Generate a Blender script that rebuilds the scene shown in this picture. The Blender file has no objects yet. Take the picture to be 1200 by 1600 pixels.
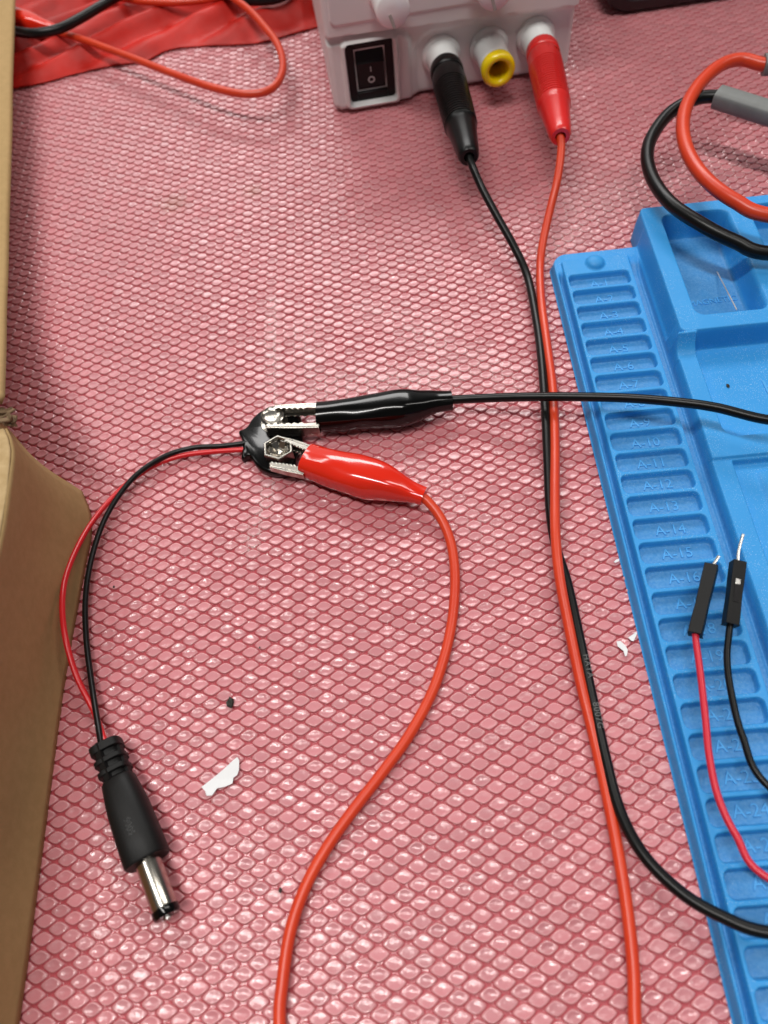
import bpy, math, random
import numpy as np
from mathutils import Matrix, Vector
random.seed(4); rng = np.random.default_rng(7)
MM = 0.001
sc = bpy.context.scene

# ------------------------------------------------------------------ camera
F = 1202.0; CX, CY = 600.0, 800.0            # focal length and centre in pixels of the 1200x1600 photo
def _pose():
    d1 = np.array([448-CX, CY+1262, -F]); d1 /= np.linalg.norm(d1)
    x = np.array([1., .095, 0.]); x[2] = -(x@d1)/d1[2]; x /= np.linalg.norm(x)
    z = np.cross(x, d1); z = z if z[1] > 0 else -z
    R = np.array([x, d1, z])
    p = np.array([240-CX, CY-1370, -F])/F*(F/7.1)
    return R, -(p@z)
R, CAMH = _pose()
C0 = np.array([0, 0, CAMH])
cam = bpy.data.cameras.new('camera'); camo = bpy.data.objects.new('camera', cam); sc.collection.objects.link(camo)
m = Matrix([[*R[0], 0], [*R[1], 0], [*R[2], CAMH*MM], [0, 0, 0, 1]]); camo.matrix_world = m
cam.sensor_width = 36; cam.lens = F/1600*36; cam.clip_start = .005; cam.clip_end = 20
cam.dof.use_dof = True; cam.dof.focus_distance = .208; cam.dof.aperture_fstop = 15
sc.camera = camo

# ------------------------------------------------------------------ light
w = bpy.data.worlds.new('World'); sc.world = w; w.use_nodes = True
nt = w.node_tree; bg = nt.nodes['Background']
tc = nt.nodes.new('ShaderNodeTexCoord'); sp = nt.nodes.new('ShaderNodeSeparateXYZ'); rp = nt.nodes.new('ShaderNodeValToRGB')
nt.links.new(tc.outputs['Generated'], sp.inputs[0]); nt.links.new(sp.outputs['Z'], rp.inputs[0]); nt.links.new(rp.outputs[0], bg.inputs[0])
rp.color_ramp.elements[0].position = 0.0; rp.color_ramp.elements[0].color = (.10, .09, .085, 1)
rp.color_ramp.elements[1].position = .8; rp.color_ramp.elements[1].color = (.12, .12, .12, 1)
e = rp.color_ramp.elements.new(.12); e.color = (.22, .215, .21, 1)
e = rp.color_ramp.elements.new(.5); e.color = (.15, .15, .15, 1)
fw = nt.nodes.new('ShaderNodeMapRange'); fw.interpolation_type = 'SMOOTHSTEP'; nt.links.new(sp.outputs['Y'], fw.inputs[0]); fw.inputs[1].default_value = .55; fw.inputs[2].default_value = .88
mx = nt.nodes.new('ShaderNodeMix'); mx.data_type = 'RGBA'; nt.links.new(fw.outputs[0], mx.inputs[0]); nt.links.new(rp.outputs[0], mx.inputs[6]); mx.inputs[7].default_value = (1.25, 1.24, 1.2, 1)
nt.links.new(mx.outputs[2], bg.inputs[0])          # the far side of the room is a bright wall
bg.inputs[1].default_value = .50
def area(name, loc, target, sx, sy, power, col, rz=None):
    l = bpy.data.lights.new(name, 'AREA'); l.shape = 'RECTANGLE'; l.size = sx; l.size_y = sy; l.energy = power; l.color = col
    o = bpy.data.objects.new(name, l); sc.collection.objects.link(o); o.location = loc
    d = (Vector(target)-Vector(loc)).normalized()
    q = d.to_track_quat('-Z', 'Y'); o.rotation_euler = q.to_euler()
    return o
area('ceiling_lamp', (-.28, -.16, 1.9), (-.05, .15, 0), 1.3, .11, 28, (1, .97, .93))
area('ceiling_lamp', (.95, .40, 1.6), (0, .15, 0), .15, 1.2, 8, (1, .96, .91))
area('ceiling_lamp', (-.95, 1.08, 1.45), (0, .2, 0), .7, .14, 4, (1, .97, .94))
area('ceiling_lamp', (-.02, 1.62, 1.42), (0, .2, 0), 1.2, .42, 21, (1, .98, .96))
sc.view_settings.view_transform = 'Standard'; sc.view_settings.look = 'None'
sc.view_settings.exposure = -0.16; sc.view_settings.gamma = 1; sc.view_settings.use_curve_mapping = False
sc.cycles.use_denoising = True; sc.cycles.max_bounces = 6

# ------------------------------------------------------------------ helpers
def at(px, py, z=0.0):
    """the real-world point (mm) seen at a photo position, at height z above the mat"""
    d = R@np.array([px-CX, CY-py, -F]); t = (z-CAMH)/d[2]
    return C0+t*d
def sm(d, wd):                     # 1 inside (d<0) falling to 0 outside over width wd
    t = np.clip(.5-d/wd, 0, 1); return t*t*(3-2*t)
def rr(x, y, x0, x1, y0, y1, r):   # rounded rectangle distance
    cx, cy, hx, hy = (x0+x1)/2, (y0+y1)/2, (x1-x0)/2-r, (y1-y0)/2-r
    dx, dy = np.abs(x-cx)-hx, np.abs(y-cy)-hy
    return np.hypot(np.maximum(dx, 0), np.maximum(dy, 0))+np.minimum(np.maximum(dx, dy), 0)-r
_tab = rng.random((128, 128))
def vn(x, y):                      # value noise
    xi, yi = np.floor(x).astype(int), np.floor(y).astype(int); fx, fy = x-xi, y-yi
    fx = fx*fx*(3-2*fx); fy = fy*fy*(3-2*fy)
    g = lambda a, b: _tab[a % 128, b % 128]
    return (g(xi, yi)*(1-fx)+g(xi+1, yi)*fx)*(1-fy)+(g(xi, yi+1)*(1-fx)+g(xi+1, yi+1)*fx)*fy

def origin_of(parent):
    while parent.parent: parent = parent.parent
    return np.array(parent.location)/MM
def mesh_obj(name, V, faces, mat, parent=None, smooth=True, loc=None, attrs=None):
    V = np.asarray(V, float)
    base = origin_of(parent) if parent else (np.array(loc, float) if loc is not None else np.array([V[:, 0].mean(), V[:, 1].mean(), V[:, 2].min()]))
    W = (V-base)*MM
    me = bpy.data.meshes.new(name)
    if isinstance(faces, np.ndarray):
        n = len(faces); k = faces.shape[1]
        me.vertices.add(len(W)); me.vertices.foreach_set('co', W.astype(np.float32).ravel())
        me.loops.add(n*k); me.loops.foreach_set('vertex_index', faces.astype(np.int32).ravel())
        me.polygons.add(n); me.polygons.foreach_set('loop_start', np.arange(0, n*k, k, dtype=np.int32))
        me.update(calc_edges=True)
    else:
        me.from_pydata([tuple(v) for v in W], [], faces); me.update()
    if smooth: me.polygons.foreach_set('use_smooth', np.ones(len(me.polygons), bool))
    for k, a in (attrs or {}).items():
        at_ = me.attributes.new(k, 'FLOAT', 'POINT'); at_.data.foreach_set('value', a.astype(np.float32).ravel())
    me.materials.append(mat)
    o = bpy.data.objects.new(name, me); sc.collection.objects.link(o)
    if parent: o.parent = parent
    else: o.location = base*MM
    return o
def empty(name, loc):
    o = bpy.data.objects.new(name, None); o.empty_display_size = .01; sc.collection.objects.link(o); o.location = np.array(loc)*MM
    return o
def tag(o, label=None, cat=None, group=None, kind=None):
    if label: o['label'] = label
    if cat: o['category'] = cat
    if group: o['group'] = group
    if kind: o['kind'] = kind
    return o
class MB:                           # collects shapes into one mesh
    def __init__(s): s.v = []; s.f = []
    def add(s, V, Fs):
        b = len(s.v); s.v += [tuple(map(float, p)) for p in V]; s.f += [tuple(int(i)+b for i in f) for f in Fs]
    def build(s, name, mat, parent=None, smooth=True, loc=None, bevel=0, auto=True):
        o = mesh_obj(name, s.v, s.f, mat, parent, smooth, loc)
        if bevel:
            md = o.modifiers.new('b', 'BEVEL'); md.width = bevel*MM; md.segments = 3; md.limit_method = 'ANGLE'; md.angle_limit = .6; md.harden_normals = False
        if auto and smooth:
            try:
                me = o.data; me.set_sharp_from_angle(angle=math.radians(40))
            except Exception: pass
        return o
def frame(d):
    d = np.array(d, float); d /= np.linalg.norm(d)
    up = np.array([0, 0, 1.]) if abs(d[2]) < .95 else np.array([0, 1., 0])
    a = np.cross(d, up); a /= np.linalg.norm(a); b = np.cross(a, d)
    return a, b, d
def spline(P, step=1.0):            # Catmull-Rom
    P = [np.array(p, float) for p in P]; P = [2*P[0]-P[1]]+P+[2*P[-1]-P[-2]]; out = []
    for i in range(1, len(P)-2):
        p0, p1, p2, p3 = P[i-1:i+3]; n = max(2, int(np.linalg.norm(p2-p1)/step))
        for k in range(n):
            t = k/n; out.append(.5*((2*p1)+(-p0+p2)*t+(2*p0-5*p1+4*p2-p3)*t*t+(-p0+3*p1-3*p2+p3)*t**3))
    out.append(P[-2]); return np.array(out)
def loft(mb, pts, ra, rb=None, n=20, p=2.0, cap=True, wob=0):
    """tube through pts; ra sideways radius, rb upward radius (lists or numbers), p superellipse power"""
    pts = np.array(pts, float); N = len(pts)
    ra = np.broadcast_to(ra, N); rb = ra if rb is None else np.broadcast_to(rb, N)
    T = np.gradient(pts, axis=0); V = []; a, b, _ = frame(T[0])
    for i in range(N):
        d = T[i]/np.linalg.norm(T[i]); a = a-d*(a@d); a /= np.linalg.norm(a); b = np.cross(a, d)
        if b[2] < 0 and i == 0: a, b = -a, -b
        for k in range(n):
            th = 2*math.pi*k/n; c, s_ = math.cos(th), math.sin(th)
            cc = math.copysign(abs(c)**(2/p), c); ss = math.copysign(abs(s_)**(2/p), s_)
            q = 1+(wob*(vn(np.array(i*.10+5), np.array(3+2*math.cos(th)))*.5+vn(np.array(i*.13), np.array(9+2*math.sin(th)))*.5-.5) if wob else 0)
            V.append(pts[i]+a*cc*ra[i]*q+b*ss*rb[i]*q)
    Fs = [(i*n+k, i*n+(k+1) % n, (i+1)*n+(k+1) % n, (i+1)*n+k) for i in range(N-1) for k in range(n)]
    if cap: Fs += [tuple(range(n))[::-1], tuple((N-1)*n+k for k in range(n))]
    mb.add(V, Fs)
def tube(pts, r, n=14, step=1.0):
    mb = MB(); loft(mb, spline(pts, step), r, n=n); return mb
def lathe(mb, P, d, prof, n=32):    # prof: (distance along d, radius)
    a, b, d = frame(d); P = np.array(P, float); V = []
    for (t, r) in prof:
        for k in range(n):
            th = 2*math.pi*k/n; V.append(P+d*t+(a*math.cos(th)+b*math.sin(th))*max(r, 1e-3))
    N = len(prof)
    mb.add(V, [(i*n+k, i*n+(k+1) % n, (i+1)*n+(k+1) % n, (i+1)*n+k) for i in range(N-1) for k in range(n)]+[tuple(range(n))[::-1], tuple((N-1)*n+k for k in range(n))])
def box(mb, c, ax, ay, az, hx, hy, hz):
    c = np.array(c, float); V = [c+sx*hx*ax+sy*hy*ay+sz*hz*az for sx in (-1, 1) for sy in (-1, 1) for sz in (-1, 1)]
    mb.add(V, [(0, 1, 3, 2), (4, 6, 7, 5), (0, 4, 5, 1), (2, 3, 7, 6), (0, 2, 6, 4), (1, 5, 7, 3)])
def prism(mb, pts2, z0, z1):
    n = len(pts2); A = sum(pts2[i][0]*pts2[(i+1) % n][1]-pts2[(i+1) % n][0]*pts2[i][1] for i in range(n))
    if A < 0: pts2 = pts2[::-1]
    V = [(p[0], p[1], z0) for p in pts2]+[(p[0], p[1], z1) for p in pts2]
    mb.add(V, [tuple(range(n))[::-1], tuple(range(n, 2*n))]+[(i, (i+1) % n, n+(i+1) % n, n+i) for i in range(n)])
EX, EY, EZ = np.eye(3)
def grid_faces(nx, ny):             # vertices laid out [ix, iy]
    i = np.arange(nx-1)[:, None]*ny+np.arange(ny-1)[None, :]
    return np.stack([i, i+ny, i+ny+1, i+1], -1).reshape(-1, 4)

# ------------------------------------------------------------------ materials
def mat(name, col, rough=.5, metal=0, coat=0, coat_r=.1, spec=.5, bump=None, var=None, dust=None, sss=0, ior=None, tr=0):
    m = bpy.data.materials.new(name); m.use_nodes = True; t = m.node_tree; N = t.nodes; L = t.links
    b = N['Principled BSDF']; b.inputs['Base Color'].default_value = (*col, 1); b.inputs['Roughness'].default_value = rough
    b.inputs['Metallic'].default_value = metal; b.inputs['Coat Weight'].default_value = coat; b.inputs['Coat Roughness'].default_value = coat_r
    b.inputs['Specular IOR Level'].default_value = spec
    if tr: b.inputs['Transmission Weight'].default_value = tr
    if sss: b.inputs['Subsurface Weight'].default_value = sss; b.inputs['Subsurface Radius'].default_value = (1, .4, .3); b.inputs['Subsurface Scale'].default_value = .001
    co = N.new('ShaderNodeTexCoord').outputs['Object']
    def noise(scale, detail=3, rg=.5):
        n = N.new('ShaderNodeTexNoise'); n.inputs['Scale'].default_value = scale; n.inputs['Detail'].default_value = detail; n.inputs['Roughness'].default_value = rg
        L.new(co, n.inputs['Vector']); return n.outputs['Fac']
    cs = None
    def mix(fac, c1, c2):
        x = N.new('ShaderNodeMix'); x.data_type = 'RGBA'
        if hasattr(fac, 'links'): L.new(fac, x.inputs[0])
        for s_, c in ((6, c1), (7, c2)):
            if isinstance(c, tuple): x.inputs[s_].default_value = (*c, 1)
            else: L.new(c, x.inputs[s_])
        return x.outputs[2]
    def ramp(v, a, bb):
        r = N.new('ShaderNodeMapRange'); r.inputs[1].default_value = a; r.inputs[2].default_value = bb; r.clamp = True; L.new(v, r.inputs[0]); return r.outputs[0]
    if var:                          # (scale, colour2)
        cs = mix(ramp(noise(var[0], 5, .6), .35, .65), tuple(col), tuple(var[1]))
    if dust:                         # (scale, threshold, colour): little specks
        v = N.new('ShaderNodeTexVoronoi'); v.inputs['Scale'].default_value = dust[0]; L.new(co, v.inputs['Vector'])
        big = N.new('ShaderNodeMath'); big.operation = 'MULTIPLY'; L.new(ramp(noise(90, 3), .38, .66), big.inputs[0]); L.new(ramp(v.outputs['Distance'], dust[1], dust[1]*.55), big.inputs[1])
        cs = mix(big.outputs[0], cs if cs else tuple(col), dust[2])
        rn = mix(ramp(noise(140, 5, .7), .3, .8), (rough-.08,)*3, (rough+.12,)*3); L.new(rn, b.inputs['Roughness'])
    if cs: L.new(cs, b.inputs['Base Color'])
    if bump:                         # list of (scale, strength, distance mm)
        prev = None
        for (s_, st, dist) in bump:
            bn = N.new('ShaderNodeBump'); bn.inputs['Strength'].default_value = st; bn.inputs['Distance'].default_value = dist*MM
            L.new(noise(s_, 4), bn.inputs['Height'])
            if prev: L.new(prev, bn.inputs['Normal'])
            prev = bn.outputs[0]
        L.new(prev, b.inputs['Normal'])
    m['mk'] = 1
    return m
M = {}
M['blue'] = mat('blue_silicone', (.028, .285, .68), .52, spec=.4, bump=[(900, .25, .15), (120, .15, .3)], var=(60, (.034, .305, .71)), dust=(2500, .24, (.45, .68, .88)))
def _dust_shade():  # low floors of the mat: dust plus recess shade painted into the colour
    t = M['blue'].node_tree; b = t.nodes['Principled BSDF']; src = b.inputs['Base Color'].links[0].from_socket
    a = t.nodes.new('ShaderNodeAttribute'); a.attribute_name = 'dust_shade'; x = t.nodes.new('ShaderNodeMix'); x.data_type = 'RGBA'
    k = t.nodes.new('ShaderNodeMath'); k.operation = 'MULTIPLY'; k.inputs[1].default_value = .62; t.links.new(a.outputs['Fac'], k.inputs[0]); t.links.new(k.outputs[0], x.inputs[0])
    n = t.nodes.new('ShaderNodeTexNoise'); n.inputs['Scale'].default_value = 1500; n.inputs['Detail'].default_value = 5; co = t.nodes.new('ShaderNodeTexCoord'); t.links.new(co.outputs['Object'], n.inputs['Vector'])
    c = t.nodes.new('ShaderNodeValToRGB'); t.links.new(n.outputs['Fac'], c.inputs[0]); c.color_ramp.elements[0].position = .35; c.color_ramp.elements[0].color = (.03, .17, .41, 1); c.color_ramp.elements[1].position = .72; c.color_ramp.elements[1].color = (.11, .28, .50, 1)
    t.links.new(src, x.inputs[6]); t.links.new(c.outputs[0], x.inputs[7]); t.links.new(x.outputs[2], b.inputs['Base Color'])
_dust_shade()
M['blue_mark'] = mat('embossed_blue', (.06, .35, .75), .5, bump=[(1500, .3, .1)])
M['orange'] = mat('orange_red_pvc', (.66, .055, .016), .34, spec=.5, bump=[(700, .12, .08)], var=(90, (.60, .042, .012)))
M['red_gloss'] = mat('glossy_red_boot', (.70, .022, .008), .15, coat=.6, coat_r=.05, bump=[(70, .12, .3)])
M['red_plug'] = mat('red_plug_plastic', (.66, .018, .016), .3, coat=.2, bump=[(900, .1, .05)])
M['black'] = mat('black_pvc', (.003, .003, .003), .33, spec=.3, bump=[(600, .12, .08)], var=(120, (.005, .005, .005)))
M['black_gloss'] = mat('glossy_black_boot', (.002, .002, .002), .16, spec=.25, coat=.2, coat_r=.05, bump=[(70, .12, .3)])
M['black_plug'] = mat('black_plug_plastic', (.003, .003, .003), .34, spec=.3, bump=[(800, .1, .05)])
M['black_matt'] = mat('moulded_black_rubber', (.006, .006, .006), .5, spec=.25, bump=[(1800, .35, .06), (200, .1, .1)])
M['wire_red'] = mat('thin_red_wire', (.62, .012, .018), .3, bump=[(600, .1, .06)])
M['wire_crimson'] = mat('crimson_wire', (.60, .02, .045), .33, bump=[(600, .1, .06)])
M['nickel'] = mat('nickel', (.48, .45, .40), .22, metal=1, bump=[(500, .15, .06)])
M['tin'] = mat('tinned_metal', (.55, .54, .52), .3, metal=1, bump=[(900, .2, .05)])
M['psu'] = mat('light_grey_housing', (.74, .735, .73), .42, bump=[(1600, .12, .05)])
M['psu_panel'] = mat('pale_panel', (.72, .70, .74), .38)
M['knob'] = mat('white_knob', (.86, .85, .84), .28)
M['post'] = mat('clear_white_post', (.80, .83, .82), .16, coat=.5, bump=[(160, .35, .4)])
M['yellow'] = mat('yellow_ring', (.92, .68, .004), .26, coat=.3, sss=.1)
M['dark'] = mat('dark_switch', (.004, .003, .004), .35, spec=.25)
M['white'] = mat('white_mark', (.5, .5, .5), .5)
M['pointer'] = mat('knob_pointer', (.42, .42, .38), .5)
M['card'] = mat('kraft_cardboard', (.43, .285, .13), .85, spec=.2, var=(420, (.39, .26, .115)), bump=[(350, .4, .15), (1500, .4, .08)])
M['card_in'] = mat('kraft_liner', (.50, .36, .19), .85, spec=.2, var=(420, (.42, .29, .14)), bump=[(350, .4, .15), (1500, .4, .08)])
M['core'] = mat('torn_corrugation', (.20, .13, .07), .9, bump=[(500, 1, .8)])
M['cloth'] = mat('red_fabric', (.60, .014, .006), .5, spec=.3, var=(22, (.32, .012, .008)), bump=[(1200, .3, .1), (60, .3, 1)])
M['grey_rubber'] = mat('grey_rubber', (.19, .20, .195), .5, bump=[(500, .2, .15)], var=(150, (.16, .165, .16)))
M['rubber_black'] = mat('black_bumper', (.012, .006, .008), .4)
M['device'] = mat('grey_device_face', (.22, .20, .22), .45)
M['paper'] = mat('white_paper', (.76, .77, .78), .8, bump=[(300, .4, .2)])
M['crumb'] = mat('dark_crumb', (.025, .025, .018), .7, bump=[(900, 1, .5)])
M['ink'] = mat('grey_print', (.10, .10, .10), .5)
M['table'] = mat('pale_tabletop', (.55, .53, .5), .5, bump=[(200, .1, .1)])
M['steel'] = mat('needle_steel', (.62, .62, .62), .35, metal=.4)
M['copper'] = mat('brown_contact', (.3, .18, .12), .4, metal=.6)

# the pink bubble mat: colour belongs to height on the relief (film over red foam)
def mat_mat():
    m = mat('pink_bubble_film', (.6, .15, .17), .34, coat=.75, coat_r=.055)
    t = m.node_tree; N, L = t.nodes, t.links; b = N['Principled BSDF']
    A = lambda n: (lambda x: (setattr(x, 'attribute_name', n), x.outputs['Fac'])[1])(N.new('ShaderNodeAttribute'))
    co = N.new('ShaderNodeTexCoord').outputs['Object']
    def noise(s_, d=4, rg=.55):
        n = N.new('ShaderNodeTexNoise'); n.inputs['Scale'].default_value = s_; n.inputs['Detail'].default_value = d; n.inputs['Roughness'].default_value = rg; L.new(co, n.inputs['Vector']); return n.outputs['Fac']
    def mr(v, a, c, lo=0, hi=1):
        r = N.new('ShaderNodeMapRange'); r.inputs[1].default_value = a; r.inputs[2].default_value = c; r.inputs[3].default_value = lo; r.inputs[4].default_value = hi; L.new(v, r.inputs[0]); return r.outputs[0]
    def mul(a, c):
        x = N.new('ShaderNodeMath'); x.operation = 'MULTIPLY'; L.new(a, x.inputs[0])
        if hasattr(c, 'links'): L.new(c, x.inputs[1])
        else: x.inputs[1].default_value = c
        return x.outputs[0]
    def mix(f, a, c):
        x = N.new('ShaderNodeMix'); x.data_type = 'RGBA'; L.new(f, x.inputs[0])
        for i, q in ((6, a), (7, c)):
            if isinstance(q, tuple): x.inputs[i].default_value = (*q, 1)
            else: L.new(q, x.inputs[i])
        return x.outputs[2]
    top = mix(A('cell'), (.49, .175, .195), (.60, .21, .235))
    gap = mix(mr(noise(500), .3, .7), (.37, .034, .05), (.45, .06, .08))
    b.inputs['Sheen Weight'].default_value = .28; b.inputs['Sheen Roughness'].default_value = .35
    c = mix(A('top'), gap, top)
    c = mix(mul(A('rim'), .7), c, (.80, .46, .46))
    c = mix(mul(A('powder'), mr(noise(1400, 3, .7), .42, .62)), c, (.86, .80, .78))
    c = mix(mul(A('stain'), .45), c, (.25, .13, .05))
    v = N.new('ShaderNodeTexVoronoi'); v.inputs['Scale'].default_value = 330; L.new(co, v.inputs['Vector'])
    sp_ = mul(mr(v.outputs['Distance'], .11, .05), mr(noise(120), .5, .65))
    c = mix(sp_, c, (.85, .75, .72))
    L.new(c, b.inputs['Base Color'])
    L.new(mr(A('top'), 0, 1, .5, .4), b.inputs['Roughness'])
    b1 = N.new('ShaderNodeBump'); b1.inputs['Strength'].default_value = .5; b1.inputs['Distance'].default_value = .25*MM; L.new(noise(520, 4, .6), b1.inputs['Height'])
    b2 = N.new('ShaderNodeBump'); b2.inputs['Strength'].default_value = .3; b2.inputs['Distance'].default_value = .06*MM; L.new(noise(2600, 2), b2.inputs['Height']); L.new(b1.outputs[0], b2.inputs['Normal'])
    L.new(b2.outputs[0], b.inputs['Normal']); L.new(b1.outputs[0], b.inputs['Coat Normal'])
    return m

# ------------------------------------------------------------------ table and bubble mat
mb = MB(); box(mb, (0, 180, -22), EX, EY, EZ, 420, 420, 18)
tag(mb.build('tabletop', M['table'], bevel=2), kind='structure')
def bubble_mat():
    a = np.array([3.13, -1.65]); c = np.array([3.15, 1.82])       # the two lattice directions, mm
    ss = np.array([-.5, -.478, -.45, -.42, -.38, -.32, -.17, 0, .17, .32, .38, .42, .45, .478])
    x0, x1, y0, y1 = -235, 250, -75, 470
    Ai = np.array([a, c]).T; inv = np.linalg.inv(Ai)
    cor = np.array([inv@np.array(p) for p in ((x0, y0), (x1, y0), (x0, y1), (x1, y1))])
    i0, i1 = int(cor[:, 0].min())-1, int(cor[:, 0].max())+2; j0, j1 = int(cor[:, 1].min())-1, int(cor[:, 1].max())+2
    S = (np.arange(i0, i1)[:, None]+ss[None]).ravel(); T = (np.arange(j0, j1)[:, None]+ss[None]).ravel()
    SS, TT = np.meshgrid(S, T, indexing='ij'); X = SS*a[0]+TT*c[0]; Y = SS*a[1]+TT*c[1]
    fs = SS-np.round(SS+1e-9); ft = TT-np.round(TT+1e-9); ci = np.round(SS+1e-9).astype(int); cj = np.round(TT+1e-9).astype(int)
    rnd = _tab[(ci*7+cj*13) % 128, (ci*3+cj*29+5) % 128]; r2 = _tab[(ci*5+cj*17+9) % 128, (ci*11+cj*2) % 128]; r3 = _tab[(ci*23+cj) % 128, (ci+cj*19) % 128]
    px_, py_ = fs*a[0]+ft*c[0], fs*a[1]+ft*c[1]
    lim = 2.22+.40*np.clip((110-Y+X*.6)/90, 0, 1)+.10*(rnd-.5)      # the foil's print is pointier near the blue mat
    d = ((np.abs(fs)**5+np.abs(ft)**5)+(.452*np.hypot(px_, py_*.95)/lim)**5)**.2
    R0 = .477+.010*(rnd-.5)
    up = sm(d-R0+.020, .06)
    H = .62+.16*(r2-.5)
    prof = up*(1-.24*sm(d-.31, .11)*(.4+1.2*r3)+.10*sm(d-.12, .22)*r2)
    tilt = ((rnd-.5)*fs+(r3-.5)*ft)*.35
    warp = (vn(X/38+3, Y/38)-.5)*1.3+(vn(X/14, Y/14+9)-.5)*.35
    Z = -.45+H*prof+tilt*up+warp*.55
    big = (vn(X/45+5, Y/45+2)-.5)*2.2; X2 = X+big*.5; Y2 = Y+(vn(X/50, Y/50+40)-.5)*2
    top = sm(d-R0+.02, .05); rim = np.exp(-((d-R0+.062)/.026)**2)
    # powder worn into the film: a few bands and a ring left of the blue mat
    def seg(p, q, wd):
        p, q = np.array(p[:2]), np.array(q[:2]); v = q-p; L = v@v
        t = np.clip(((X-p[0])*v[0]+(Y-p[1])*v[1])/L, 0, 1); return np.exp(-(np.hypot(X-p[0]-t*v[0], Y-p[1]-t*v[1])/wd)**2)
    pw = np.maximum.reduce([seg(at(427, 470), at(424, 640), 2.2)*.7, seg(at(470, 520), at(500, 630), 5)*.4, seg(at(420, 760), at(395, 860), 2.5)*.8, seg(at(500, 610), at(700, 590), 7)*.6, seg(at(560, 480), at(700, 520), 5)*.25,
                            seg(at(640, 520), at(800, 600), 6)*.4, seg(at(560, 660), at(760, 830), 5)*.28, seg(at(900, 330), at(1150, 250), 14)*.35, seg(at(860, 400), at(900, 360), 6)*.5])
    powder = pw*(.06+1.3*np.exp(-((d-.44)/.045)**2))
    stain = np.maximum(np.exp(-(np.hypot(X-at(270, 320)[0], Y-at(270, 320)[1])/5)**2), np.exp(-(np.hypot(X-at(395, 300)[0], Y-at(395, 300)[1])/3.5)**2))*.8
    nx, ny = X.shape; Fq = grid_faces(nx, ny)
    cxm, cym = X.ravel()[Fq[:, 0]], Y.ravel()[Fq[:, 0]]
    keep = (cxm > x0) & (cxm < x1) & (cym > y0) & (cym < y1); Fq = Fq[keep]
    used = np.unique(Fq); remap = np.full(nx*ny, -1); remap[used] = np.arange(len(used)); Fq = remap[Fq]
    V = np.stack([X2.ravel(), Y2.ravel(), Z.ravel()], 1)[used]
    n_ = X2.ravel()[used]
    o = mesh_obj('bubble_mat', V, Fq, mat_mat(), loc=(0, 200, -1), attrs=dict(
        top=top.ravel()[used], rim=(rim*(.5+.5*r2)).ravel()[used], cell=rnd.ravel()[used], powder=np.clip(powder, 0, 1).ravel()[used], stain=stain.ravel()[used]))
    tag(o, 'pink bubble-textured plastic sheet covering the whole tabletop', 'mat')
bubble_mat()

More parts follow.
